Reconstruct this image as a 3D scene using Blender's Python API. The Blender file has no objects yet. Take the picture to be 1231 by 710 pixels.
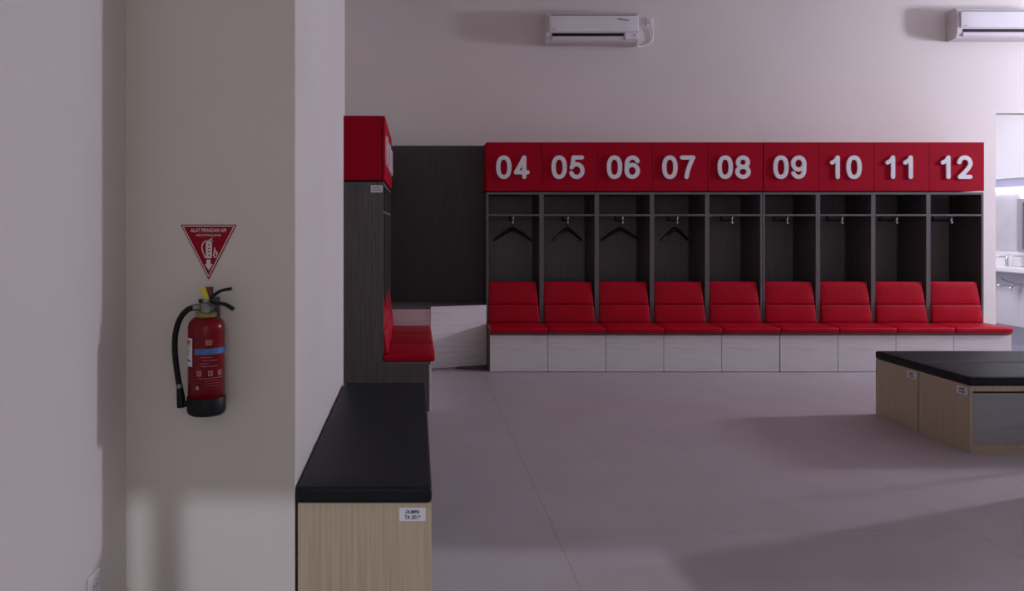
import bpy, bmesh, math, random
from mathutils import Vector, Matrix
PI = math.pi
random.seed(7)
S = bpy.context.scene
C = S.collection

# ------------------------------------------------------------------ camera
EYE = 1.475
cd = bpy.data.cameras.new('camera')
cd.sensor_width = 36.0
cd.lens = 920.0 / 1231.0 * 36.0
cd.shift_x = (615.5 - 500.0) / 1231.0
cd.shift_y = -(355.0 - 269.0) / 1231.0
cd.clip_start = 0.02
cam = bpy.data.objects.new('camera', cd)
C.objects.link(cam)
cam.location = (0, 0, EYE)
cam.rotation_euler = (PI / 2, 0, 0)
S.camera = cam

# ------------------------------------------------------------------ world, lights, exposure
W = bpy.data.worlds.new('overcast_sky')
S.world = W
W.use_nodes = True
bg = W.node_tree.nodes['Background']
bg.inputs[0].default_value = (0.78, 0.80, 0.90, 1)
bg.inputs[1].default_value = 0.25


def area(name, loc, direction, sx, sy, power, col, spread=180):
    l = bpy.data.lights.new(name, 'AREA')
    l.shape = 'RECTANGLE'
    l.size, l.size_y = sx, sy
    l.energy = power
    l.color = col
    l.spread = math.radians(spread)
    o = bpy.data.objects.new(name, l)
    C.objects.link(o)
    o.location = loc
    o.rotation_euler = Vector(direction).to_track_quat('-Z', 'Y').to_euler()
    return o


area('daylight_right_window', (10.46, 6.7, 3.1), (-1, 0, 0), 0.35, 0.8, 345, (0.80, 0.795, 1.0))
area('daylight_right_window_soft', (10.44, 6.6, 2.9), (-1, 0, 0), 1.6, 1.8, 75, (0.80, 0.795, 1.0))
area('daylight_right_far_window', (10.46, 3.0, 2.6), (-1, 0, 0), 2.4, 1.8, 12, (0.85, 0.84, 1.0))
area('daylight_rear_window', (0.1, -1.38, 2.0), (0, 1, 0), 1.9, 2.6, 6.5, (1.0, 0.95, 0.80), 115)
area('washroom_ceiling_light', (6.3, 10.6, 2.9), (0.75, 0.05, -0.65), 1.2, 1.6, 80, (0.94, 0.91, 1.0))
sn = bpy.data.lights.new('hazy_sun', 'SUN')
sn.energy = 0.9
sn.angle = math.radians(1.0)
sn.color = (0.84, 0.88, 1.0)
so = bpy.data.objects.new('hazy_sun', sn)
C.objects.link(so)
so.rotation_euler = Vector((0, 1, -0.75)).to_track_quat('-Z', 'Y').to_euler()

vs = S.view_settings
vs.view_transform = 'Standard'
vs.look = 'None'
vs.exposure = -0.1
vs.gamma = 1.0
vs.use_curve_mapping = False


# ------------------------------------------------------------------ materials
def mat(name, col, rough=0.5, metal=0.0, var=None, scale=(1, 1, 1), nscale=5.0, bump=0.0, bscale=None,
        detail=4.0, coat=0.0, emit=None, spec=0.5, lo=0.3, hi=0.7):
    m = bpy.data.materials.new(name)
    m.use_nodes = True
    nt = m.node_tree
    b = nt.nodes['Principled BSDF']
    b.inputs['Base Color'].default_value = (*col, 1)
    b.inputs['Roughness'].default_value = rough
    b.inputs['Metallic'].default_value = metal
    b.inputs['Specular IOR Level'].default_value = spec
    b.inputs['Coat Weight'].default_value = coat
    if emit:
        b.inputs['Emission Color'].default_value = (*emit[0], 1)
        b.inputs['Emission Strength'].default_value = emit[1]
    if var or bump:
        tc = nt.nodes.new('ShaderNodeTexCoord')
        mp = nt.nodes.new('ShaderNodeMapping')
        mp.inputs['Scale'].default_value = scale
        nt.links.new(tc.outputs['Object'], mp.inputs[0])
        n = nt.nodes.new('ShaderNodeTexNoise')
        n.inputs['Scale'].default_value = nscale
        n.inputs['Detail'].default_value = detail
        nt.links.new(mp.outputs[0], n.inputs[0])
        if var:
            r = nt.nodes.new('ShaderNodeValToRGB')
            r.color_ramp.elements[0].position = lo
            r.color_ramp.elements[1].position = hi
            r.color_ramp.elements[0].color = (*col, 1)
            r.color_ramp.elements[1].color = (*var, 1)
            nt.links.new(n.outputs[0], r.inputs[0])
            nt.links.new(r.outputs[0], b.inputs['Base Color'])
        if bump:
            n2 = n
            if bscale:
                n2 = nt.nodes.new('ShaderNodeTexNoise')
                n2.inputs['Scale'].default_value = bscale
                n2.inputs['Detail'].default_value = 3
                nt.links.new(tc.outputs['Object'], n2.inputs[0])
            bp = nt.nodes.new('ShaderNodeBump')
            bp.inputs['Strength'].default_value = bump
            bp.inputs['Distance'].default_value = 0.01
            nt.links.new(n2.outputs[0], bp.inputs['Height'])
            nt.links.new(bp.outputs[0], b.inputs['Normal'])
    return m


M = {}
M['wall'] = mat('wall_paint', (0.66, 0.612, 0.58), 0.75, var=(0.70, 0.652, 0.615), nscale=0.9, bump=0.06, bscale=60)
M['ceil'] = mat('ceiling_paint', (0.72, 0.69, 0.67), 0.8, var=(0.75, 0.72, 0.70), nscale=1.0)
M['floor'] = mat('mauve_vinyl', (0.375, 0.33, 0.34), 0.42, var=(0.42, 0.375, 0.385), nscale=2.2, detail=8, bump=0.03, bscale=90, spec=0.4)
M['gap'] = mat('seam_dirt', (0.14, 0.10, 0.09), 0.9, var=(0.30, 0.25, 0.25), nscale=2.2)
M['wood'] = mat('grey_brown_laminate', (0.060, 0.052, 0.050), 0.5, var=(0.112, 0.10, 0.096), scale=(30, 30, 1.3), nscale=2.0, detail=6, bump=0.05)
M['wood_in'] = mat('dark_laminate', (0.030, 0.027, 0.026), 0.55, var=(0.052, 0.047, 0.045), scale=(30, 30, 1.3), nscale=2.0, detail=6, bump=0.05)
M['wood_back'] = mat('grey_laminate_back', (0.17, 0.152, 0.15), 0.5, var=(0.21, 0.19, 0.188), scale=(24, 24, 1.3), nscale=2.0, detail=6)
M['edge'] = mat('grey_edge_banding', (0.105, 0.097, 0.098), 0.45, var=(0.128, 0.118, 0.12), scale=(20, 20, 2), nscale=2.0)
M['redl'] = mat('red_laminate', (0.37, 0.003, 0.018), 0.6, var=(0.395, 0.004, 0.021), nscale=3, spec=0.06)
M['redc'] = mat('red_leatherette', (0.39, 0.003, 0.016), 0.42, var=(0.43, 0.004, 0.020), nscale=6, bump=0.3, bscale=9, spec=0.10)
M['digit'] = mat('brushed_silver_letter', (0.78, 0.77, 0.80), 0.45, var=(0.82, 0.81, 0.84), nscale=8, metal=0.0)
M['white'] = mat('white_oak_laminate', (0.62, 0.585, 0.58), 0.5, var=(0.72, 0.685, 0.68), scale=(1.5, 1.5, 26), nscale=1.8, detail=7, bump=0.03, lo=0.32, hi=0.5)
M['light'] = mat('pale_oak_laminate', (0.40, 0.315, 0.21), 0.48, var=(0.50, 0.405, 0.285), scale=(42, 42, 1.2), nscale=2.0, detail=6, bump=0.04)
M['black'] = mat('black_leatherette', (0.010, 0.0135, 0.016), 0.48, var=(0.0135, 0.0175, 0.020), nscale=14, bump=0.10, bscale=26, spec=0.16)
M['greyp'] = mat('grey_drawer_laminate', (0.27, 0.27, 0.285), 0.4, var=(0.32, 0.32, 0.335), scale=(2, 2, 14), nscale=2, detail=6)
M['chrome'] = mat('chrome', (0.80, 0.80, 0.82), 0.16, 1.0, var=(0.76, 0.76, 0.79), nscale=4)
M['darkmetal'] = mat('dark_metal', (0.03, 0.03, 0.032), 0.4, 0.7, var=(0.04, 0.04, 0.042), nscale=4)
M['blackp'] = mat('black_plastic', (0.007, 0.007, 0.008), 0.5, var=(0.010, 0.010, 0.011), nscale=20, bump=0.03, spec=0.22)
M['whitep'] = mat('white_plastic', (0.72, 0.70, 0.72), 0.35, var=(0.76, 0.74, 0.76), nscale=3)
M['acgrey'] = mat('pale_grey_plastic', (0.60, 0.57, 0.585), 0.45, var=(0.64, 0.61, 0.625), nscale=3)
M['paper'] = mat('white_paper', (0.66, 0.64, 0.70), 0.8, var=(0.70, 0.68, 0.74), nscale=9)
M['ink'] = mat('dark_ink', (0.02, 0.018, 0.04), 0.7, var=(0.03, 0.028, 0.05), nscale=30)
M['inkl'] = mat('grey_ink', (0.22, 0.20, 0.25), 0.7, var=(0.26, 0.24, 0.29), nscale=30)
M['redpaint'] = mat('red_enamel', (0.17, 0.003, 0.008), 0.22, var=(0.19, 0.004, 0.010), nscale=5, spec=0.25)
M['blue'] = mat('blue_band_print', (0.03, 0.14, 0.38), 0.4, var=(0.035, 0.155, 0.41), nscale=9)
M['pink'] = mat('faded_white_print', (0.36, 0.16, 0.18), 0.5, var=(0.40, 0.20, 0.22), nscale=20)
M['yellow'] = mat('yellow_tag', (0.60, 0.55, 0.03), 0.5, var=(0.66, 0.60, 0.05), nscale=12)
M['olive'] = mat('yellow_green_collar', (0.22, 0.23, 0.06), 0.4, var=(0.27, 0.28, 0.09), nscale=12)
M['steel'] = mat('dull_steel', (0.20, 0.205, 0.20), 0.38, 0.8, var=(0.25, 0.255, 0.25), nscale=12)
M['maroon'] = mat('dark_red_plastic', (0.10, 0.012, 0.02), 0.5, var=(0.12, 0.016, 0.024), nscale=12)
M['signred'] = mat('sign_red', (0.29, 0.003, 0.020), 0.5, var=(0.31, 0.004, 0.023), nscale=7, spec=0.12)
M['signwhite'] = mat('sign_white', (0.66, 0.60, 0.60), 0.5, var=(0.70, 0.64, 0.64), nscale=7)
M['tile'] = mat('white_wall_tile', (0.78, 0.76, 0.80), 0.3, var=(0.82, 0.80, 0.84), nscale=2)
M['wfloor'] = mat('blue_grey_floor_tile', (0.10, 0.10, 0.15), 0.35, var=(0.13, 0.13, 0.18), nscale=3)
M['bulk'] = mat('lavender_bulkhead', (0.42, 0.40, 0.55), 0.5, var=(0.46, 0.44, 0.59), nscale=3)
M['mirror'] = mat('mirror_glass', (0.62, 0.62, 0.68), 0.06, 1.0, var=(0.60, 0.60, 0.66), nscale=1)
M['panelgrey'] = mat('grey_splash_panel', (0.50, 0.49, 0.53), 0.35, var=(0.58, 0.56, 0.60), nscale=4, detail=6)
M['led'] = mat('led_strip', (1, 1, 1), 0.5, var=(0.98, 0.98, 1), nscale=2, emit=((0.93, 0.92, 1.0), 9.0))
M['alu'] = mat('grey_aluminium', (0.42, 0.42, 0.45), 0.35, 0.6, var=(0.46, 0.46, 0.49), nscale=6)


# ------------------------------------------------------------------ mesh helpers
def box(bm, x0, x1, y0, y1, z0, z1, bev=0.0, seg=2):
    vs_ = [bm.verts.new(p) for p in ((x0, y0, z0), (x1, y0, z0), (x1, y1, z0), (x0, y1, z0),
                                     (x0, y0, z1), (x1, y0, z1), (x1, y1, z1), (x0, y1, z1))]
    fs = [bm.faces.new([vs_[i] for i in f]) for f in ((3, 2, 1, 0), (4, 5, 6, 7), (0, 1, 5, 4), (1, 2, 6, 5), (2, 3, 7, 6), (3, 0, 4, 7))]
    if bev:
        es = list({e for f in fs for e in f.edges})
        bmesh.ops.bevel(bm, geom=es, offset=bev, segments=seg, profile=0.5, affect='EDGES')


def prism(bm, pts, z0, z1):
    a = [bm.verts.new((p[0], p[1], z0)) for p in pts]
    b = [bm.verts.new((p[0], p[1], z1)) for p in pts]
    n = len(pts)
    bm.faces.new(a[::-1])
    bm.faces.new(b)
    for i in range(n):
        bm.faces.new((a[i], a[(i + 1) % n], b[(i + 1) % n], b[i]))


def prism_yz(bm, pts, x0, x1):
    """closed profile of (y, z) points extruded along x"""
    a = [bm.verts.new((x0, p[0], p[1])) for p in pts]
    b = [bm.verts.new((x1, p[0], p[1])) for p in pts]
    n = len(pts)
    bm.faces.new(a)
    bm.faces.new(b[::-1])
    for i in range(n):
        bm.faces.new((a[(i + 1) % n], a[i], b[i], b[(i + 1) % n]))


def axis(a, b, r, n):
    t = [r * (1 - math.cos(k * PI / 8)) for k in range(4)]
    lo = [a + v for v in t]
    hi = [b - v for v in t][::-1]
    mid = [a + r + (b - a - 2 * r) * k / n for k in range(0, n + 1)]
    return lo + mid + hi


def cushion(bm, x0, x1, y0, y1, z0, z1, r, n=(5, 5, 2), crown=(0, 0, 0), fn=None):
    """rounded box with bulging faces; crown = bulge along x, y, z"""
    ax = [axis(x0, x1, r, n[0]), axis(y0, y1, r, n[1]), axis(z0, z1, r, n[2])]
    lo, hi = Vector((x0, y0, z0)), Vector((x1, y1, z1))
    mid, half = (lo + hi) / 2, (hi - lo) / 2
    cache = {}

    def vert(i, j, k):
        key = (i, j, k)
        if key in cache:
            return cache[key]
        p = Vector((ax[0][i], ax[1][j], ax[2][k]))
        q = Vector([min(max(p[c], lo[c] + r), hi[c] - r) for c in range(3)])
        d = p - q
        if d.length > 1e-9:
            p = q + d.normalized() * r
        u = [(p[c] - mid[c]) / half[c] for c in range(3)]
        for c in range(3):
            o1, o2 = [e for e in range(3) if e != c]
            p[c] += crown[c] * u[c] * max(0, 1 - u[o1] ** 4) * max(0, 1 - u[o2] ** 4)
        if fn:
            p = fn(p, u)
        cache[key] = bm.verts.new(p)
        return cache[key]
    N = [len(a) for a in ax]

    def quad(a, b, c, d):
        if len({a, b, c, d}) == 4:
            bm.faces.new((a, b, c, d))
    for i in range(N[0] - 1):
        for j in range(N[1] - 1):
            quad(vert(i, j, 0), vert(i, j + 1, 0), vert(i + 1, j + 1, 0), vert(i + 1, j, 0))
            k = N[2] - 1
            quad(vert(i, j, k), vert(i + 1, j, k), vert(i + 1, j + 1, k), vert(i, j + 1, k))
    for i in range(N[0] - 1):
        for k in range(N[2] - 1):
            quad(vert(i, 0, k), vert(i + 1, 0, k), vert(i + 1, 0, k + 1), vert(i, 0, k + 1))
            j = N[1] - 1
            quad(vert(i, j, k), vert(i, j, k + 1), vert(i + 1, j, k + 1), vert(i + 1, j, k))
    for j in range(N[1] - 1):
        for k in range(N[2] - 1):
            quad(vert(0, j, k), vert(0, j, k + 1), vert(0, j + 1, k + 1), vert(0, j + 1, k))
            i = N[0] - 1
            quad(vert(i, j, k), vert(i, j + 1, k), vert(i, j + 1, k + 1), vert(i, j, k + 1))


def tube(bm, pts, rad, n=10, caps=True):
    """swept tube; rad is a number or one per point"""
    P = [Vector(p) for p in pts]
    R = rad if isinstance(rad, (list, tuple)) else [rad] * len(P)
    rings = []
    up = None
    for i, p in enumerate(P):
        t = (P[min(i + 1, len(P) - 1)] - P[max(i - 1, 0)]).normalized()
        if up is None:
            up = t.orthogonal().normalized()
        up = (up - t * up.dot(t)).normalized()
        w = t.cross(up)
        rings.append([bm.verts.new(p + (up * math.cos(2 * PI * k / n) + w * math.sin(2 * PI * k / n)) * R[i]) for k in range(n)])
    for a, b in zip(rings, rings[1:]):
        for k in range(n):
            bm.faces.new((a[k], a[(k + 1) % n], b[(k + 1) % n], b[k]))
    if caps:
        bm.faces.new(rings[0][::-1])
        bm.faces.new(rings[-1])


def lathe(bm, prof, n=32, cx=0, cy=0):
    """prof = (radius, z) list turned about a vertical axis"""
    rings = []
    for r, z in prof:
        if r < 1e-6:
            rings.append([bm.verts.new((cx, cy, z))])
        else:
            rings.append([bm.verts.new((cx + r * math.cos(2 * PI * k / n), cy + r * math.sin(2 * PI * k / n), z)) for k in range(n)])
    for a, b in zip(rings, rings[1:]):
        for k in range(n):
            k2 = (k + 1) % n
            if len(a) == 1 and len(b) == 1:
                continue
            if len(a) == 1:
                bm.faces.new((a[0], b[k2], b[k]))
            elif len(b) == 1:
                bm.faces.new((a[k], a[k2], b[0]))
            else:
                bm.faces.new((a[k], a[k2], b[k2], b[k]))


def curve_pts(ctrl, n=8):
    """Catmull-Rom through the control points"""
    P = [Vector(p) for p in ctrl]
    P = [P[0] * 2 - P[1]] + P + [P[-1] * 2 - P[-2]]
    out = []
    for i in range(1, len(P) - 2):
        for k in range(n):
            t = k / n
            a, b, c, d = P[i - 1], P[i], P[i + 1], P[i + 2]
            out.append(0.5 * ((2 * b) + (c - a) * t + (2 * a - 5 * b + 4 * c - d) * t * t + (3 * b - a - 3 * c + d) * t ** 3))
    out.append(P[-2])
    return out


def stroke(bm, pts, r, y_front, y_back, closed=False):
    """flat rounded letter stroke in the x-z plane, facing -y"""
    P = [Vector((p[0], p[1])) for p in pts]
    n = len(P)
    left, right = [], []
    for i in range(n):
        if closed:
            t = P[(i + 1) % n] - P[i - 1]
        else:
            t = P[min(i + 1, n - 1)] - P[max(i - 1, 0)]
        t.normalize()
        k = Vector((-t.y, t.x))
        left.append(P[i] + k * r)
        right.append(P[i] - k * r)

    def loop_faces(outline):
        f = [bm.verts.new((p.x, y_front, p.y)) for p in outline]
        b = [bm.verts.new((p.x, y_back, p.y)) for p in outline]
        return f, b
    lf, lb = loop_faces(left)
    rf, rb = loop_faces(right)
    rng = range(n if closed else n - 1)
    for i in rng:
        j = (i + 1) % n
        bm.faces.new((lf[i], rf[i], rf[j], lf[j]))
        bm.faces.new((lb[j], rb[j], rb[i], lb[i]))
        bm.faces.new((lf[j], lb[j], lb[i], lf[i]))
        bm.faces.new((rf[i], rb[i], rb[j], rf[j]))
    if not closed:
        for i, s in ((0, 1), (n - 1, -1)):
            c = P[i]
            a0 = math.atan2((left[i] - c).y, (left[i] - c).x)
            arc = [c + Vector((math.cos(a0 + s * PI * k / 8), math.sin(a0 + s * PI * k / 8))) * r for k in range(1, 8)]
            fv = [lf[i]] + [bm.verts.new((p.x, y_front, p.y)) for p in arc] + [rf[i]]
            bv = [lb[i]] + [bm.verts.new((p.x, y_back, p.y)) for p in arc] + [rb[i]]
            bm.faces.new(fv)
            bm.faces.new(bv[::-1])
            for k in range(len(fv) - 1):
                bm.faces.new((fv[k], bv[k], bv[k + 1], fv[k + 1]))


def obj(name, bm, material, parent=None, smooth=False, weighted=False):
    me = bpy.data.meshes.new(name)
    bmesh.ops.recalc_face_normals(bm, faces=bm.faces)
    bm.to_mesh(me)
    bm.free()
    me.materials.append(material)
    if smooth:
        for p in me.polygons:
            p.use_smooth = True
    o = bpy.data.objects.new(name, me)
    C.objects.link(o)
    if parent:
        o.parent = parent
    if smooth == 'auto':
        m = o.modifiers.new('edges', 'EDGE_SPLIT')
        m.split_angle = math.radians(40)
    return o


def bxo(name, material, parent, *dims, bev=0.0):
    bm = bmesh.new()
    box(bm, *dims, bev=bev)
    return obj(name, bm, material, parent)


def thing(name, label, cat, loc=(0, 0, 0), rotz=0.0, group=None):
    o = bpy.data.objects.new(name, None)
    C.objects.link(o)
    o.location = loc
    o.rotation_euler = (0, 0, rotz)
    o.empty_display_size = 0.1
    o['label'] = label
    o['category'] = cat
    if group:
        o['group'] = group
    return o


def dup(root, loc, rotz, label, group=None):
    r = root.copy()
    C.objects.link(r)
    r.location = loc
    r.rotation_euler = (0, 0, rotz)
    r['label'] = label
    if group:
        r['group'] = group
    for ch in list(root.children):
        c = ch.copy()
        C.objects.link(c)
        c.parent = r
        for g in list(ch.children):
            d = g.copy()
            C.objects.link(d)
            d.parent = c
    return r


def struct(o):
    o['kind'] = 'structure'
    return o


def text_mesh(name, s, size, material, parent, loc, rot=(PI / 2, 0, 0), width=None, extrude=0.0006, shear=0.0, bold=0.0):
    cu = bpy.data.curves.new('lettering', 'FONT')
    cu.body = s
    cu.size = size
    cu.align_x = 'CENTER'
    cu.align_y = 'CENTER'
    cu.extrude = extrude
    cu.shear = shear
    cu.offset = bold
    t = bpy.data.objects.new('lettering', cu)
    C.objects.link(t)
    dg = bpy.context.evaluated_depsgraph_get()
    dg.update()
    me = bpy.data.meshes.new_from_object(t.evaluated_get(dg))
    bpy.data.objects.remove(t)
    bpy.data.curves.remove(cu)
    xs = [v.co.x for v in me.vertices]
    if width and xs:
        f = width / (max(xs) - min(xs))
        for v in me.vertices:
            v.co.x *= f
    R = Matrix.Translation(loc) @ (Matrix.Rotation(rot[2], 4, 'Z') @ Matrix.Rotation(rot[1], 4, 'Y') @ Matrix.Rotation(rot[0], 4, 'X'))
    me.transform(R)
    me.materials.clear()
    me.materials.append(material)
    me.name = name
    o = bpy.data.objects.new(name, me)
    C.objects.link(o)
    o.parent = parent
    return o


# ------------------------------------------------------------------ the room
YB = 8.52          # back wall
CH = 4.3           # ceiling
XL = -1.09         # side wall beside the camera
XP = -0.455        # right face of the pier
XR = 10.5
YR = -1.4

fl = bxo('floor', M['gap'], None, -1.3, XR + 0.1, YR - 0.1, YB + 0.16, -0.10, -0.003)
struct(fl)
for x0, x1, cuts in ((-1.3, 0.6643, (YR, 2.1, YB + 0.15)), (0.6657, 2.6693, (YR, 3.68, YB + 0.15)),
                     (2.6707, 4.6743, (YR, 1.2, YB + 0.15)), (4.6757, 6.6793, (YR, 3.68, YB + 0.15)), (6.6807, 8.6843, (YR, 3.68, YB + 0.15)), (8.6857, XR, (YR, 1.2, YB + 0.15))):
    for a, b in zip(cuts, cuts[1:]):
        bxo('vinyl_sheet', M['floor'], fl, x0, x1, a + 0.0006, b - 0.0006, -0.006, 0.0)

struct(bxo('ceiling', M['ceil'], None, -1.3, XR + 0.2, YR - 0.2, YB, CH, CH + 0.1))

DX0, DX1, DZ = 6.455, 8.3, 2.707          # opening to the washroom
bm = bmesh.new()
box(bm, -1.3, DX0, YB, YB + 0.14, 0, CH)
box(bm, DX1, XR + 0.2, YB, YB + 0.14, 0, CH)
box(bm, DX0, DX1, YB, YB + 0.14, DZ, CH)
struct(obj('wall_back', bm, M['wall']))
bm = bmesh.new()
box(bm, XL - 0.2, XL, YR, 2.88, 0, CH)
box(bm, XL - 0.2, -0.79, 4.81, YB, 0, CH)
struct(obj('wall_left', bm, M['wall']))
bm = bmesh.new()
box(bm, XL - 0.2, XP, 2.88, 4.81, 0, CH)
struct(obj('wall_pier', bm, M['wall']))
# right wall with two window openings
bm = bmesh.new()
box(bm, XR, XR + 0.2, YR, YB, 0, 1.65)
box(bm, XR, XR + 0.2, YR, YB, 4.0, CH)
for a, b in ((YR, 1.7), (4.3, 5.8), (7.4, YB)):
    box(bm, XR, XR + 0.2, a, b, 1.65, 4.0)
struct(obj('wall_right', bm, M['wall']))
# wall behind the camera with a tall glazed doorway
bm = bmesh.new()
ZT = 3.80
for a, b in ((-1.3, -1.088), (-0.995, -0.875), (1.12, XR)):
    box(bm, a, b, YR - 0.2, YR, 0, ZT)
box(bm, -1.3, XR, YR - 0.2, YR, ZT, CH)
struct(obj('wall_front', bm, M['wall']))

# half-height partition and slim post added to the right, out of view, to shade the near floor
struct(bxo('added_shade_partition', M['wall'], None, 3.47, 8.0, 4.05, 4.2, 0, 0.85))
bm = bmesh.new()
tube(bm, [(4.45, 4.82, 0), (4.45, 4.82, 0.9)], 0.014, 12)
struct(obj('added_shadow_post_1', bm, M['alu']))

# washroom beyond the opening
XW = 8.65
struct(bxo('floor_washroom', M['wfloor'], None, 5.2, 9.2, YB + 0.16, 13.0, -0.1, 0.0))
struct(bxo('ceiling_washroom', M['ceil'], None, 5.2, 9.2, YB + 0.14, 13.0, 3.3, 3.4))
struct(bxo('wall_washroom_right', M['tile'], None, XW, XW + 0.15, YB + 0.14, 13.0, 0, 3.3))
struct(bxo('wall_washroom_back', M['tile'], None, 5.2, XW, 12.9, 13.0, 0, 3.3))
struct(bxo('wall_washroom_left', M['tile'], None, 5.1, 5.2, YB + 0.14, 13.0, 0, 3.3))


# ------------------------------------------------------------------ lockers
P = 0.577
RS = 0.0215        # half width of a number stroke


def ell(cx, cz, rx, rz, a0, a1, n=20, p=2.35):
    out = []
    for k in range(n + 1):
        a = math.radians(a0 + (a1 - a0) * k / n)
        c, s = math.cos(a), math.sin(a)
        out.append((cx + rx * math.copysign(abs(c) ** (2 / p), c), cz + rz * math.copysign(abs(s) ** (2 / p), s)))
    return out


H_, W_ = 0.202, 0.116


def digit_mesh(d):
    bm = bmesh.new()
    yf, yb = -0.024, -0.010

    cnt = [0]

    def st(pts, closed=False):
        cnt[0] += 1
        stroke(bm, pts, RS, yf - 0.0004 * cnt[0], yb, closed)
    w, h = W_, H_
    if d == '0':
        st(ell(w / 2, h / 2, w / 2, h / 2, 0, 360, 36)[:-1], True)
    elif d == '1':
        st([(w * .62, 0), (w * .62, h * .5), (w * .62, h)])
        st([(w * .60, h), (w * .44, h * .84), (w * .12, h * .74)])
    elif d == '2':
        st(ell(w / 2, h * .70, w / 2, h * .30, 168, -20, 18, 2) + [(w * .80, h * .44), (w * .45, h * .20), (w * .08, h * .015)])
        st([(w * .05, 0), (w * .5, 0), (w, 0)])
    elif d == '3':
        st(ell(w / 2, h * .755, w * .44, h * .245, 160, -90, 18, 2))
        st(ell(w / 2, h * .255, w * .5, h * .255, 90, -160, 18, 2))
    elif d == '4':
        st([(w * .74, 0), (w * .74, h * .5), (w * .74, h)])
        st([(w * .72, h), (w * .35, h * .58), (0, h * .24)])
        st([(0, h * .235), (w * .5, h * .235), (w * 1.04, h * .235)])
    elif d == '5':
        st([(w * .95, h), (w * .55, h), (w * .20, h)])
        st([(w * .20, h), (w * .14, h * .78), (w * .09, h * .54)])
        st(ell(w * .48, h * .325, w * .52, h * .325, 150, -158, 24, 2))
    elif d == '6':
        st(ell(w / 2, h * .31, w / 2, h * .31, 0, 360, 28, 2)[:-1], True)
        st([(0, h * .31), (w * .01, h * .55)] + ell(w * .52, h * .68, w * .50, h * .32, 170, 25, 14, 2))
    elif d == '7':
        st([(0, h), (w * .5, h), (w, h)])
        st([(w * .98, h), (w * .70, h * .62), (w * .50, h * .30), (w * .40, 0)])
    elif d == '8':
        st(ell(w / 2, h * .755, w * .44, h * .245, 0, 360, 26, 2)[:-1], True)
        st(ell(w / 2, h * .262, w * .5, h * .262, 0, 360, 26, 2)[:-1], True)
    elif d == '9':
        st(ell(w / 2, h * .69, w / 2, h * .31, 0, 360, 28, 2)[:-1], True)
        st([(w, h * .69), (w * .99, h * .45)] + ell(w * .48, h * .32, w * .50, h * .32, -10, -155, 14, 2))
    me = bpy.data.meshes.new('digit')
    bmesh.ops.recalc_face_normals(bm, faces=bm.faces)
    bm.to_mesh(me)
    bm.free()
    me.materials.append(M['digit'])
    return me


DIG = {d: digit_mesh(d) for d in '0123456789'}


def set_digits(unit, num, dx=0.0):
    door = [c for c in unit.children if c.name.startswith('number_door')][0]
    for k, ch in enumerate(num):
        o = bpy.data.objects.new('digit', DIG[ch])
        C.objects.link(o)
        o.parent = door
        cx = P / 2 + 0.010 + dx + (-0.177 + k * 0.185)
        o.location = (cx, 0, 2.066 - H_ / 2)


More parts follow.
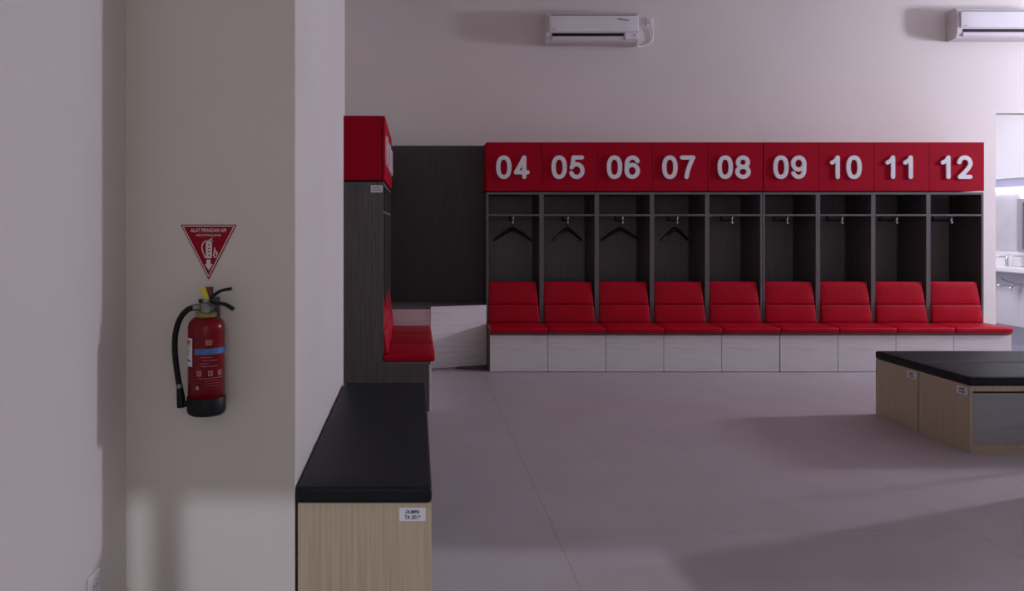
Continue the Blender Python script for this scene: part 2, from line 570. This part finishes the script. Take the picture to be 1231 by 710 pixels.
def make_locker(label):
    t = thing('locker', label, 'locker', group='numbered lockers')
    for xa in (0.0, P - 0.0225):
        bm = bmesh.new()
        prism_yz(bm, [(-0.358, 0.0), (0.50, 0.0), (0.50, 1.806), (0.004, 1.806), (0.004, 0.372), (-0.358, 0.372)], xa + 0.0003, xa + 0.0222)
        s = obj('side_panel', bm, M['wood'], t)
        bxo('edge_band', M['edge'], s, xa + 0.0003, xa + 0.0222, 0.0, 0.004, 0.45, 1.806)
    bxo('back_panel', M['wood_back'], t, 0.023, P - 0.023, 0.484, 0.50, 0.37, 1.78)
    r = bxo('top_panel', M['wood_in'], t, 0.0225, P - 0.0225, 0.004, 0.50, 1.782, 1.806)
    bxo('edge_band', M['edge'], r, 0.0225, P - 0.0225, 0.0, 0.004, 1.782, 1.806)
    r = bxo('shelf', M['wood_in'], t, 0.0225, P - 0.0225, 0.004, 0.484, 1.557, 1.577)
    bxo('edge_band', M['edge'], r, 0.0225, P - 0.0225, 0.0, 0.004, 1.557, 1.577)
    bxo('number_cupboard', M['redl'], t, 0.0005, P - 0.0005, 0.012, 0.50, 1.82, 2.327, bev=0.002)
    bxo('number_door', M['redl'], t, 0.002, P - 0.002, -0.010, 0.008, 1.818, 2.327, bev=0.0025)
    bxo('seat_deck', M['edge'], t, 0.0003, P - 0.0003, -0.372, 0.003, 0.372, 0.388)
    bxo('drawer_front', M['white'], t, 0.0025, P - 0.0025, -0.378, -0.360, 0.005, 0.366, bev=0.001)
    bm = bmesh.new()
    cushion(bm, 0.001, P - 0.001, -0.405, 0.0, 0.389, 0.445, 0.017, n=(8, 6, 1), crown=(0, 0.003, 0.006))
    obj('seat_cushion', bm, M['redc'], t, True)
    for za, zb, nm in ((0.447, 0.634, 'a'), (0.636, 0.868, 'b')):
        bm = bmesh.new()

        def lean(p, u, za=za):
            k = (p.z - 0.44) / 0.42
            y = p.y + 0.055 * k
            x = p.x
            if u[0] > 0:
                x -= 0.028 * k * u[0]
            return Vector((x, y, p.z))
        cushion(bm, 0.024, P - 0.024, -0.035, 0.055, za, zb, 0.011, n=(8, 2, 5), crown=(0, 0.007, 0.0), fn=lean)
        obj('backrest_cushion', bm, M['redc'], t, True)
    bm = bmesh.new()
    tube(bm, [(P / 2, 0.08, 1.512), (P / 2, 0.2, 1.512), (P / 2, 0.40, 1.512)], 0.008, 10)
    tube(bm, [(P / 2, 0.36, 1.512), (P / 2, 0.36, 1.557)], 0.010, 8)
    rod = obj('hanging_rod', bm, M['darkmetal'], t, True)
    bm = bmesh.new()
    tube(bm, [(P / 2 + 0.012, 0.068, 1.557), (P / 2 + 0.006, 0.068, 1.548), (P / 2, 0.068, 1.54), (P / 2, 0.068, 1.49)], 0.0075, 8)
    lathe(bm, [(0, 1.475), (0.010, 1.478), (0.013, 1.486), (0.010, 1.495), (0, 1.498)], 12, P / 2, 0.068)
    tube(bm, [(P / 2, 0.066, 1.512), (P / 2, 0.09, 1.512)], 0.011, 10)
    obj('chrome_end', bm, M['chrome'], rod, True)
    return t


X0, Y0 = 0.739, 8.0
order = ['leftmost', 'second from left', 'third from left', 'fourth from left', 'middle one', 'fourth from right', 'third from right', 'second from right', 'rightmost']
units = {}
for n in range(4, 13):
    tail = 'black hanger inside' if n <= 7 else 'empty chrome-ended rod inside'
    lab = 'red-seated dark wood locker %02d, %s of the back row, %s' % (n, order[n - 4], tail)
    if n == 4:
        proto = make_locker(lab)
        proto.location = (X0 - 0.002, Y0, 0)
        units[n] = proto
    else:
        units[n] = dup(proto, (X0 + (n - 4) * P + (0.0025 if n > 8 else -0.002), Y0, 0), 0, lab)
XF, YF = -0.2555, 6.026
where = {1: 'nearest of the side row, grey wood end panel facing us', 2: 'middle of the side row, seen edge on',
         3: 'far end of the side row, against the corner cabinet'}
for n in (1, 2, 3):
    units[n] = dup(proto, (XF, YF + (n - 1) * P, 0), PI / 2, 'red-seated locker numbered %02d, %s' % (n, where[n]))
for n, u in units.items():
    set_digits(u, '%02d' % n)
# paper sticker on the end panel of locker 01
lb = bxo('paper_label', M['paper'], units[1], -0.0012, 0.0001, 0.006, 0.100, 1.722, 1.780)
lb['label'] = 'white paper label on the end panel'
bm = bmesh.new()
for z, a, b in ((1.761, 0.030, 0.078), (1.743, 0.022, 0.085)):
    y = a
    while y < b:
        box(bm, -0.0018, -0.0008, y, y + 0.007, z - 0.004, z + 0.004)
        y += 0.0095
obj('writing', bm, M['inkl'], lb)


# hangers on the rods of 04 to 07
def make_hanger(label):
    t = thing('clothes_hanger', label, 'hanger', group='black clothes hangers')
    bm = bmesh.new()
    half = [(0.205, -0.215), (0.19, -0.199), (0.12, -0.150), (0.05, -0.108), (0.02, -0.094)]
    pts = [(-x, z) for x, z in half] + [(0, -0.092)] + half[::-1]
    rad = [0.007, 0.013, 0.017, 0.020, 0.025, 0.026, 0.025, 0.020, 0.017, 0.013, 0.007]
    cp = curve_pts([(x, 0, z) for x, z in pts], 3)
    rr = []
    for i in range(len(cp)):
        f = i / 3
        a = min(int(f), len(rad) - 2)
        rr.append(rad[a] + (rad[a + 1] - rad[a]) * (f - a))
    tube(bm, cp, rr, 10)
    obj('shoulder_bar', bm, M['blackp'], t, True)
    bm = bmesh.new()
    hk = [(0, 0, -0.090), (0, 0, -0.035)] + [(0.014 * math.cos(a) + 0.0, 0, 0.001 + 0.013 * math.sin(a)) for a in [math.radians(-60 + 30 * k) for k in range(0, 10)]]
    tube(bm, curve_pts(hk, 2), 0.0028, 8)
    obj('hook', bm, M['darkmetal'], t, True)
    return t


hang = make_hanger('black clothes hanger in the leftmost locker of the back row')
hl = (X0 + P / 2, 8.14, 1.508)
hang.location = hl
hang.rotation_euler = (0, 0, 0.06)
for n, a, y in ((5, 0.52, 8.12), (6, -0.05, 8.17), (7, 0.50, 8.15)):
    dup(hang, (X0 + P / 2 + (n - 4) * P, y, 1.508), a, 'black clothes hanger in the %s locker of the back row%s' % (order[n - 4].split()[0], ', turned askew' if a > 0.3 else ''))

# ------------------------------------------------------------------ corner cabinet between the two rows
t = thing('corner_cabinet', 'low white corner cabinet with dark tall back panel between the two locker rows', 'cabinet', (0, 0, 0))
bm = bmesh.new()
box(bm, -0.775, 0.735, 8.345, 8.365, 0.0, 2.327)
obj('back_panel', bm, M['wood_in'], t)
bm = bmesh.new()
prism(bm, [(-0.775, 7.775), (0.15, 7.795), (0.735, 7.985), (0.735, 8.343), (-0.775, 8.343)], 0.608, 0.630)
obj('worktop', bm, M['edge'], t)
bm = bmesh.new()
box(bm, -0.77, 0.150, 7.778, 7.798, 0.0, 0.607)
obj('side_panel', bm, M['white'], t)
bm = bmesh.new()
prism(bm, [(0.152, 7.772), (0.733, 7.958), (0.728, 7.976), (0.147, 7.790)], 0.006, 0.632)
obj('door_panel', bm, M['white'], t)
bm = bmesh.new()
prism(bm, [(0.40, 7.80), (0.733, 7.70), (0.733, 7.95), (0.45, 7.865)], 0.0, 0.012)
obj('plinth', bm, M['wood_in'], t)  # flat dark wedge lying on the floor ahead of the angled door


# ------------------------------------------------------------------ black topped benches
BL, BW, BH = 1.90, 0.508, 0.43


def make_bench(label):
    """local: length along y, the storage side faces +x; near end panel at y = 0"""
    t = thing('bench', label, 'bench', group='black-cushioned benches')
    for ya in (0.0, BL - 0.02):
        bxo('end_panel', M['light'], t, 0.006, BW - 0.002, ya + (0.0 if ya == 0 else 0), ya + 0.02, 0, BH, bev=0.001)
    bxo('back_board', M['light'], t, 0.010, 0.026, 0.02, BL - 0.02, 0, BH)
    bxo('deck', M['light'], t, 0.037, BW - 0.02, 0.02, BL - 0.02, BH - 0.02, BH)
    bxo('top_rail', M['light'], t, BW - 0.02, BW - 0.003, 0.02, BL - 0.02, BH - 0.034, BH)
    bxo('shadow_gap_board', M['wood_in'], t, BW - 0.05, BW - 0.04, 0.02, BL - 0.02, 0.0, BH - 0.02)
    bxo('plinth', M['light'], t, BW - 0.035, BW - 0.012, 0.02, BL - 0.02, 0, 0.055)
    n = 3
    ln = (BL - 0.04) / n
    for k in range(n):
        bxo('drawer_front', M['greyp'], t, BW - 0.022, BW - 0.004, 0.022 + k * ln, 0.018 + (k + 1) * ln, 0.058, BH - 0.046, bev=0.001)
    bm = bmesh.new()
    cushion(bm, 0.0, BW, -0.004, BL + 0.004, BH + 0.001, BH + 0.060, 0.016, n=(6, 12, 1), crown=(0, 0, 0.004))
    obj('seat_cushion', bm, M['black'], t, True)
    lb = bxo('paper_label', M['paper'], t, BW - 0.122, BW - 0.024, -0.0012, 0.0, BH - 0.066, BH - 0.016)
    text_mesh('writing', 'DUMPA', 0.017, M['ink'], lb, (BW - 0.074, -0.0016, BH - 0.032), width=0.052, shear=0.3, extrude=0.0003, bold=0.0006)
    text_mesh('writing', 'TA 2013', 0.019, M['ink'], lb, (BW - 0.074, -0.0016, BH - 0.052), width=0.058, shear=0.15, extrude=0.0003, bold=0.0006)
    return t


b1 = make_bench('black-cushioned pale wood bench standing against the pier, end facing us')
b1.location = (-0.448, 2.864, 0)
# rotated so the length runs along +x and the storage side faces the camera
b2 = dup(b1, (3.57, 5.438, 0), -PI / 2, 'black-cushioned bench on the right, nearer of the back-to-back pair with grey front')
b3 = dup(b1, (3.57, 5.948, 0), -PI / 2, 'black-cushioned bench on the right, farther of the back-to-back pair')

# ------------------------------------------------------------------ air conditioners
def make_aircon(label, loc, w, h):
    t = thing('air_conditioner', label, 'air conditioner', loc, group='wall air conditioners')
    bm = bmesh.new()
    prism_yz(bm, [(0.0, 0.0), (0.0, h), (-0.13, h), (-0.160, h - 0.025), (-0.170, h * 0.5), (-0.168, 0.06), (-0.145, 0.012), (-0.10, 0.0)], 0.0, w)
    obj('casing', bm, M['acgrey'], t)
    bm = bmesh.new()
    cushion(bm, 0.028, w - 0.006, -0.186, -0.163, 0.112, h - 0.046, 0.008, n=(6, 1, 3))
    f = obj('front_panel', bm, M['whitep'], t, True)
    bxo('air_slot', M['blackp'], t, 0.062, w - 0.165, -0.1725, -0.150, 0.060, 0.098)
    bxo('intake_slot', M['inkl'], t, 0.062, w - 0.03, -0.170, -0.14, h - 0.042, h - 0.034)
    bm = bmesh.new()
    prism_yz(bm, [(-0.172, 0.066), (-0.176, 0.062), (-0.168, 0.024), (-0.160, 0.022)], 0.062, w - 0.165)
    obj('louver', bm, M['acgrey'], t)
    bm = bmesh.new()
    box(bm, w - 0.155, w - 0.006, -0.180, -0.15, 0.028, 0.106, bev=0.006)
    obj('sensor_panel', bm, M['whitep'], t)
    bm = bmesh.new()
    box(bm, w - 0.060, w - 0.046, -0.1815, -0.178, 0.068, 0.082, bev=0.0007)
    obj('sensor_eye', bm, M['ink'], t)
    # small printed mark, slanting, too small to read
    bm = bmesh.new()
    for k in range(10):
        x = w - 0.235 + k * 0.0125
        z = h - 0.083 - k * 0.0018
        hh = 0.011 if k < 4 else 0.0085
        box(bm, x, x + 0.009, -0.1868, -0.1855, z - hh, z + hh * (0.7 if k % 2 else 1))
    obj('printed_mark', bm, M['inkl'], f)
    bm = bmesh.new()
    for k in range(4):
        box(bm, 0.062 + k * 0.009, 0.068 + k * 0.009, -0.1868, -0.1855, 0.130, 0.138)
    obj('printed_mark', bm, M['inkl'], f)
    return t


ac1 = make_aircon('white split air conditioner above lockers 05 and 06, cord looping at its right', (1.424, YB - 0.004, 3.455), 1.008, 0.335)
ac2 = dup(ac1, (5.905, YB - 0.004, 3.50), 0, 'white split air conditioner at the top right above the washroom opening')
t = thing('power_socket', 'small white wall socket with plug right of the air conditioner', 'socket', (2.60, YB, 3.72))
bxo('plate', M['whitep'], t, -0.038, 0.038, -0.014, 0.0, -0.05, 0.05, bev=0.004)
bm = bmesh.new()
cushion(bm, -0.026, 0.026, -0.06, -0.013, -0.03, 0.03, 0.010, n=(2, 2, 2))
obj('plug', bm, M['whitep'], t, True)
bm = bmesh.new()
tube(bm, curve_pts([(2.604, YB - 0.045, 3.69), (2.628, YB - 0.02, 3.63), (2.634, YB - 0.014, 3.56), (2.610, YB - 0.014, 3.485), (2.53, YB - 0.02, 3.452), (2.475, YB - 0.05, 3.437), (2.43, YB - 0.09, 3.441)], 6), 0.0065, 8)
bm.transform(Matrix.Translation((-2.60, -YB, -3.72)))
obj('power_cord', bm, M['whitep'], t, True)

# ------------------------------------------------------------------ fire extinguisher
ex, ey = -0.767, 2.802
t = thing('fire_extinguisher', 'red fire extinguisher with black hose and boot hanging on pier wall', 'fire extinguisher', (ex, ey, 0.782))
bm = bmesh.new()
R = 0.0665
prof = [(0, 0.03), (R, 0.03), (R, 0.315)] + [(R * math.cos(a) * 0.62 + R * 0.38 * math.cos(a) ** 0.5, 0.315 + 0.046 * math.sin(a)) for a in [math.radians(10 * k) for k in range(1, 9)]] + [(0.018, 0.360), (0, 0.360)]
lathe(bm, prof, 40)
body = obj('cylinder_body', bm, M['redpaint'], t, True)
bm = bmesh.new()
lathe(bm, [(0, 0.0), (0.060, 0.0), (0.067, 0.006), (0.0695, 0.014), (0.0695, 0.064), (0.068, 0.066), (0.0655, 0.066)], 40)
obj('base_boot', bm, M['blackp'], t, True)


def wrap(bm, a0, a1, z0, z1, r):
    """patch lying on the cylinder; angles in degrees, -90 faces the room"""
    n = max(2, int((a1 - a0) / 5))
    prev = None
    for k in range(n + 1):
        a = math.radians(a0 + (a1 - a0) * k / n)
        q = (bm.verts.new((r * math.cos(a), r * math.sin(a), z0)), bm.verts.new((r * math.cos(a), r * math.sin(a), z1)))
        if prev:
            bm.faces.new((prev[0], q[0], q[1], prev[1]))
        prev = q


bm = bmesh.new()
wrap(bm, -112, 30, 0.225, 0.246, R + 0.0006)
obj('blue_band', bm, M['blue'], body, True)
bm = bmesh.new()
wrap(bm, -176, -122, 0.180, 0.282, R + 0.0008)
pl = obj('paper_label', bm, M['paper'], t, True)
bm = bmesh.new()
wrap(bm, -172, -128, 0.197, 0.205, R + 0.0014)
for z in (0.222, 0.232, 0.242, 0.252):
    wrap(bm, -165, -132, z, z + 0.002, R + 0.0014)
obj('label_print', bm, M['inkl'], pl, True)
bm = bmesh.new()
wrap(bm, -160, -130, 0.259, 0.274, R + 0.0014)
obj('label_emblem', bm, M['pink'], pl, True)
bm = bmesh.new()
for z in (0.259, 0.266, 0.273):
    wrap(bm, -77, -57, z, z + 0.004, R + 0.0007)
wrap(bm, -77, -72, 0.259, 0.279, R + 0.0007)
for k, (z, a, b) in enumerate(((0.214, -92, -58), (0.203, -88, -40), (0.192, -94, -66), (0.182, -90, -36))):
    wrap(bm, a, b, z, z + 0.0018, R + 0.0007)
wrap(bm, -98, -20, 0.139, 0.1408, R + 0.0007)
for a in (-104, -70, -38):
    wrap(bm, a, a + 14, 0.148, 0.151, R + 0.0007)
    wrap(bm, a, a + 3, 0.148, 0.167, R + 0.0007)
    wrap(bm, a + 11, a + 14, 0.148, 0.167, R + 0.0007)
    wrap(bm, a + 2, a + 13, 0.163, 0.167, R + 0.0007)
    wrap(bm, a + 5, a + 9, 0.152, 0.160, R + 0.0007)
for z in (0.130, 0.121, 0.112):
    wrap(bm, -80, -35, z, z + 0.001, R + 0.0007)
wrap(bm, -108, -98, 0.099, 0.112, R + 0.0007)
obj('body_print', bm, M['pink'], body, True)
bm = bmesh.new()
lathe(bm, [(0.0, 0.352), (0.037, 0.352), (0.039, 0.356), (0.039, 0.368), (0.034, 0.372), (0, 0.372)], 24)
obj('collar', bm, M['olive'], t, 'auto')
bm = bmesh.new()
lathe(bm, [(0.0, 0.372), (0.026, 0.372), (0.026, 0.404), (0.018, 0.408), (0.018, 0.420), (0, 0.420)], 20)
tube(bm, [(-0.01, -0.002, 0.388), (-0.046, -0.002, 0.388)], 0.013, 12)
tube(bm, [(0.012, -0.01, 0.386), (0.012, -0.042, 0.386)], 0.016, 14)
obj('valve', bm, M['steel'], t, 'auto')
bm = bmesh.new()
lathe(bm, [(0, 0), (0.014, 0), (0.015, 0.003), (0.012, 0.005), (0, 0.005)], 16)
g = obj('pressure_gauge', bm, M['steel'], t)
g.location = (0.012, -0.0415, 0.386)
g.rotation_euler = (PI / 2, 0, 0)


def bar(bm, pts, w, th):
    """flat bar following (x, z) points, w wide along y, th thick"""
    cp = curve_pts([(x, 0, z) for x, z in pts], 6)
    prev = None
    for i, p in enumerate(cp):
        tt = (cp[min(i + 1, len(cp) - 1)] - cp[max(i - 1, 0)]).normalized()
        nn = Vector((-tt.z, 0, tt.x))
        q = [bm.verts.new(p + nn * a + Vector((0, b, 0))) for a, b in ((th, -w), (th, w), (-th, w), (-th, -w))]
        if prev:
            for k in range(4):
                bm.faces.new((prev[k], prev[(k + 1) % 4], q[(k + 1) % 4], q[k]))
        else:
            bm.faces.new(q)
        prev = q
    bm.faces.new(prev[::-1])


bm = bmesh.new()
bar(bm, [(-0.026, 0.412), (0.0, 0.410), (0.035, 0.404), (0.070, 0.398), (0.100, 0.380)], 0.011, 0.0055)
obj('carry_handle', bm, M['blackp'], t)
bm = bmesh.new()
bar(bm, [(0.010, 0.418), (0.028, 0.432), (0.055, 0.449), (0.092, 0.456)], 0.011, 0.0055)
obj('squeeze_lever', bm, M['blackp'], t)
bm = bmesh.new()
prism(bm, [(-0.004, -0.010), (0.022, -0.010), (0.022, 0.012), (-0.004, 0.012)], 0.414, 0.462)
obj('lever_block', bm, M['maroon'], t)
bm = bmesh.new()
pts = [(-0.020, 0.460), (0.000, 0.464), (0.014, 0.420), (-0.004, 0.414)]
a = [bm.verts.new((x, -0.014, z)) for x, z in pts]
b = [bm.verts.new((x, -0.0105, z)) for x, z in pts]
bm.faces.new(a); bm.faces.new(b[::-1])
for i in range(4):
    bm.faces.new((a[(i + 1) % 4], a[i], b[i], b[(i + 1) % 4]))
obj('pin_tag', bm, M['yellow'], t)
bm = bmesh.new()
tube(bm, curve_pts([(-0.040, -0.002, 0.388), (-0.066, -0.004, 0.380), (-0.093, -0.006, 0.350), (-0.110, -0.006, 0.300), (-0.114, -0.006, 0.240), (-0.108, -0.006, 0.170), (-0.098, -0.006, 0.105)], 8), 0.0105, 12)
hose = obj('hose', bm, M['blackp'], t, True)
bm = bmesh.new()
tube(bm, [(-0.0985, -0.006, 0.110), (-0.0955, -0.006, 0.092)], 0.0118, 12)
obj('ferrule', bm, M['steel'], hose, True)
bm = bmesh.new()
tube(bm, [(-0.0955, -0.006, 0.092), (-0.092, -0.006, 0.06), (-0.090, -0.006, 0.024)], [0.012, 0.015, 0.0155], 14)
box(bm, -0.090, -0.060, -0.014, 0.004, 0.026, 0.046, bev=0.003)
obj('nozzle', bm, M['blackp'], t, 'auto')
bm = bmesh.new()
box(bm, -0.012, 0.012, 0.010, 2.8795 - ey, 0.372, 0.392)
box(bm, -0.03, 0.03, 2.873 - ey, 2.8795 - ey, 0.33, 0.42)
obj('wall_bracket', bm, M['steel'], t)

# ------------------------------------------------------------------ fire extinguisher sign
SX, SZ = -0.7795, 1.472
t = thing('warning_sign', 'red triangular fire extinguisher sign on the pier wall above extinguisher', 'sign', (SX, 2.8795, SZ))


def tri(bm, hw, hz, z0, y0, y1):
    pts = [(-hw, z0), (hw, z0), (0, z0 - hz)]
    a = [bm.verts.new((x, y0, z)) for x, z in pts]
    b = [bm.verts.new((x, y1, z)) for x, z in pts]
    bm.faces.new(a); bm.faces.new(b[::-1])
    for i in range(3):
        bm.faces.new((a[(i + 1) % 3], a[i], b[i], b[(i + 1) % 3]))


def poly_xz(bm, pts, y0, y1):
    a = [bm.verts.new((x, y0, z)) for x, z in pts]
    b = [bm.verts.new((x, y1, z)) for x, z in pts]
    n = len(pts)
    bm.faces.new(a); bm.faces.new(b[::-1])
    for i in range(n):
        bm.faces.new((a[(i + 1) % n], a[i], b[i], b[(i + 1) % n]))


bm = bmesh.new(); tri(bm, 0.105, 0.206, 0.0, -0.003, 0.0)
obj('plate', bm, M['signred'], t)
bm = bmesh.new()
o3 = [(-0.099, -0.0035), (0.099, -0.0035), (0, -0.198)]
i3 = [(-0.0935, -0.0070), (0.0935, -0.0070), (0, -0.190)]
for k in range(3):
    k2 = (k + 1) % 3
    poly_xz(bm, [o3[k], o3[k2], i3[k2], i3[k]], -0.0036, -0.0028)
obj('border_line', bm, M['signwhite'], t)
text_mesh('lettering', 'ALAT PEMADAM API', 0.020, M['signwhite'], t, (0, -0.0034, -0.022), width=0.134, extrude=0.0003, bold=0.0002)
text_mesh('lettering', 'FIRE EXTINGUISHER', 0.0125, M['signwhite'], t, (0, -0.0034, -0.040), width=0.094, extrude=0.0003)
bm = bmesh.new()
poly_xz(bm, [(-0.010, -0.068), (-0.006, -0.064), (0.008, -0.064), (0.013, -0.069), (0.013, -0.122), (0.010, -0.126), (-0.008, -0.126), (-0.010, -0.122)], -0.0038, -0.0028)
stroke(bm, [(p.x, p.y) for p in [Vector((-0.002, -0.063)), Vector((0.002, -0.058)), Vector((0.014, -0.052))]], 0.0017, -0.0038, -0.0028)
stroke(bm, [(0.0, -0.0615), (0.008, -0.061), (0.016, -0.062)], 0.0014, -0.0038, -0.0028)
stroke(bm, [(p.x, p.z) for p in curve_pts([(-0.002, 0, -0.061), (-0.016, 0, -0.064), (-0.024, 0, -0.078), (-0.023, 0, -0.096), (-0.015, 0, -0.118)], 5)], 0.0018, -0.0038, -0.0028)
poly_xz(bm, [(-0.018, -0.116), (-0.012, -0.116), (-0.010, -0.124), (-0.014, -0.126)], -0.0038, -0.0028)
poly_xz(bm, [(0.021, -0.124), (0.016, -0.112), (0.020, -0.104), (0.021, -0.092), (0.024, -0.083), (0.026, -0.096), (0.034, -0.104), (0.034, -0.114), (0.029, -0.124)], -0.0038, -0.0028)
poly_xz(bm, [(-0.0075, -0.131), (0.0075, -0.131), (0.0075, -0.148), (0.0165, -0.148), (0.001, -0.172), (-0.0145, -0.148), (-0.0075, -0.148)], -0.0038, -0.0028)
obj('pictogram', bm, M['signwhite'], t)
bm = bmesh.new()
for z in (-0.075, -0.088, -0.101, -0.114):
    box(bm, -0.002, 0.005, -0.0042, -0.0036, z - 0.003, z + 0.002)
poly_xz(bm, [(0.0245, -0.121), (0.0225, -0.115), (0.0265, -0.100), (0.030, -0.114), (0.0285, -0.121)], -0.0042, -0.0036)
obj('pictogram_detail', bm, M['signred'], t)

# socket low on the side wall
t = thing('wall_socket', 'small white wall socket low on the left side wall', 'socket', (XL, 2.578, 0.258))
bxo('plate', M['whitep'], t, 0.0, 0.010, -0.042, 0.042, -0.042, 0.042, bev=0.003)
bm = bmesh.new()
lathe(bm, [(0.026, -0.002), (0.026, 0.001), (0.020, 0.001), (0.0195, -0.002)], 20)
g = obj('socket_face', bm, M['acgrey'], t)
g.location = (0.0105, 0, 0); g.rotation_euler = (0, PI / 2, 0)
bm = bmesh.new()
for y in (-0.009, 0.009):
    box(bm, 0.0098, 0.0106, y - 0.003, y + 0.003, -0.003, 0.003)
obj('socket_hole', bm, M['ink'], t)

# ------------------------------------------------------------------ washroom fittings on its right wall (x = XW)
def wz(y, Y):
    return EYE - (y - 269) * Y / 920


t = thing('washroom_counter', 'white washbasin counter along the washroom wall beyond the opening', 'counter')
bm = bmesh.new()
cushion(bm, XW - 0.30, XW - 0.003, 9.4, 12.6, 0.785, 0.865, 0.02, n=(3, 8, 2))
obj('worktop', bm, M['tile'], t, True)
bxo('upstand', M['tile'], t, XW - 0.03, XW - 0.001, 9.4, 12.6, 0.867, 1.08)
t = thing('faucet', 'chrome faucet standing on the white washroom counter', 'faucet', (XW - 0.14, 11.02, 0.866))
bm = bmesh.new(); lathe(bm, [(0, 0), (0.03, 0), (0.03, 0.008), (0.022, 0.012), (0.022, 0.15), (0.018, 0.155), (0, 0.155)], 16)
obj('faucet_body', bm, M['chrome'], t, 'auto')
bm = bmesh.new(); tube(bm, [(0, 0, 0.135), (-0.10, 0, 0.135), (-0.22, 0, 0.13)], 0.013, 10)
obj('spout', bm, M['chrome'], t, True)
bm = bmesh.new(); box(bm, -0.012, 0.07, -0.01, 0.01, 0.156, 0.166, bev=0.003)
obj('lever', bm, M['chrome'], t)
t = thing('soap_dispenser', 'white box on the counter just right of the faucet', 'dispenser', (XW - 0.10, 10.84, 0.866))
bm = bmesh.new(); cushion(bm, -0.04, 0.04, -0.07, 0.07, 0.0, 0.15, 0.012, n=(2, 2, 2))
obj('dispenser_body', bm, M['whitep'], t, True)
bm = bmesh.new(); cushion(bm, -0.045, 0.045, -0.075, 0.075, 0.151, 0.17, 0.008, n=(2, 2, 1))
obj('cap', bm, M['acgrey'], t, True)
t = thing('wall_tap', 'chrome lever tap fixed to white wall under the washroom counter', 'tap', (XW - 0.001, 10.93, 0.60))
bm = bmesh.new(); tube(bm, [(0, 0, 0), (-0.04, 0, 0), (-0.14, 0, 0)], [0.035, 0.026, 0.026], 14)
obj('tap_body', bm, M['chrome'], t, 'auto')
bm = bmesh.new(); tube(bm, curve_pts([(-0.10, 0, -0.005), (-0.15, 0.0, -0.03), (-0.17, -0.0, -0.075)], 5), 0.015, 10)
obj('spout', bm, M['chrome'], t, True)
bm = bmesh.new(); tube(bm, curve_pts([(-0.10, 0.02, 0.03), (-0.17, 0.04, 0.05), (-0.26, 0.05, 0.10)], 5), 0.011, 10)
obj('lever', bm, M['chrome'], t, True)
bm = bmesh.new(); tube(bm, [(-0.10, 0.03, -0.005), (-0.30, 0.06, -0.005)], 0.013, 10)
obj('pipe', bm, M['chrome'], t, True)
t = thing('light_bulkhead', 'lavender bulkhead with glowing strip light above the washroom mirror', 'light')
bxo('bulkhead_panel', M['bulk'], t, XW - 0.05, XW - 0.003, 9.2, 12.8, 2.00, 2.12)
bxo('cover_strip', M['alu'], t, XW - 0.06, XW - 0.003, 9.2, 12.8, 2.12, 2.135)
bxo('light_strip', M['led'], t, XW - 0.06, XW - 0.003, 9.2, 12.8, 1.965, 1.995)
t = thing('mirror', 'mirror in a silver frame on the grey washroom wall panel', 'mirror', (XW, 0, 0))
bxo('grey_panel', M['panelgrey'], t, -0.02, -0.001, 10.95, 12.6, 1.085, 1.955)
bxo('mirror_glass', M['mirror'], t, -0.035, -0.021, 9.60, 10.85, 1.11, 1.78)
bm = bmesh.new()
box(bm, -0.055, -0.021, 10.85, 10.945, 1.085, 1.83)
box(bm, -0.055, -0.021, 9.55, 10.85, 1.78, 1.83)
box(bm, -0.055, -0.021, 9.55, 10.85, 1.085, 1.11)
obj('mirror_frame', bm, M['alu'], t)
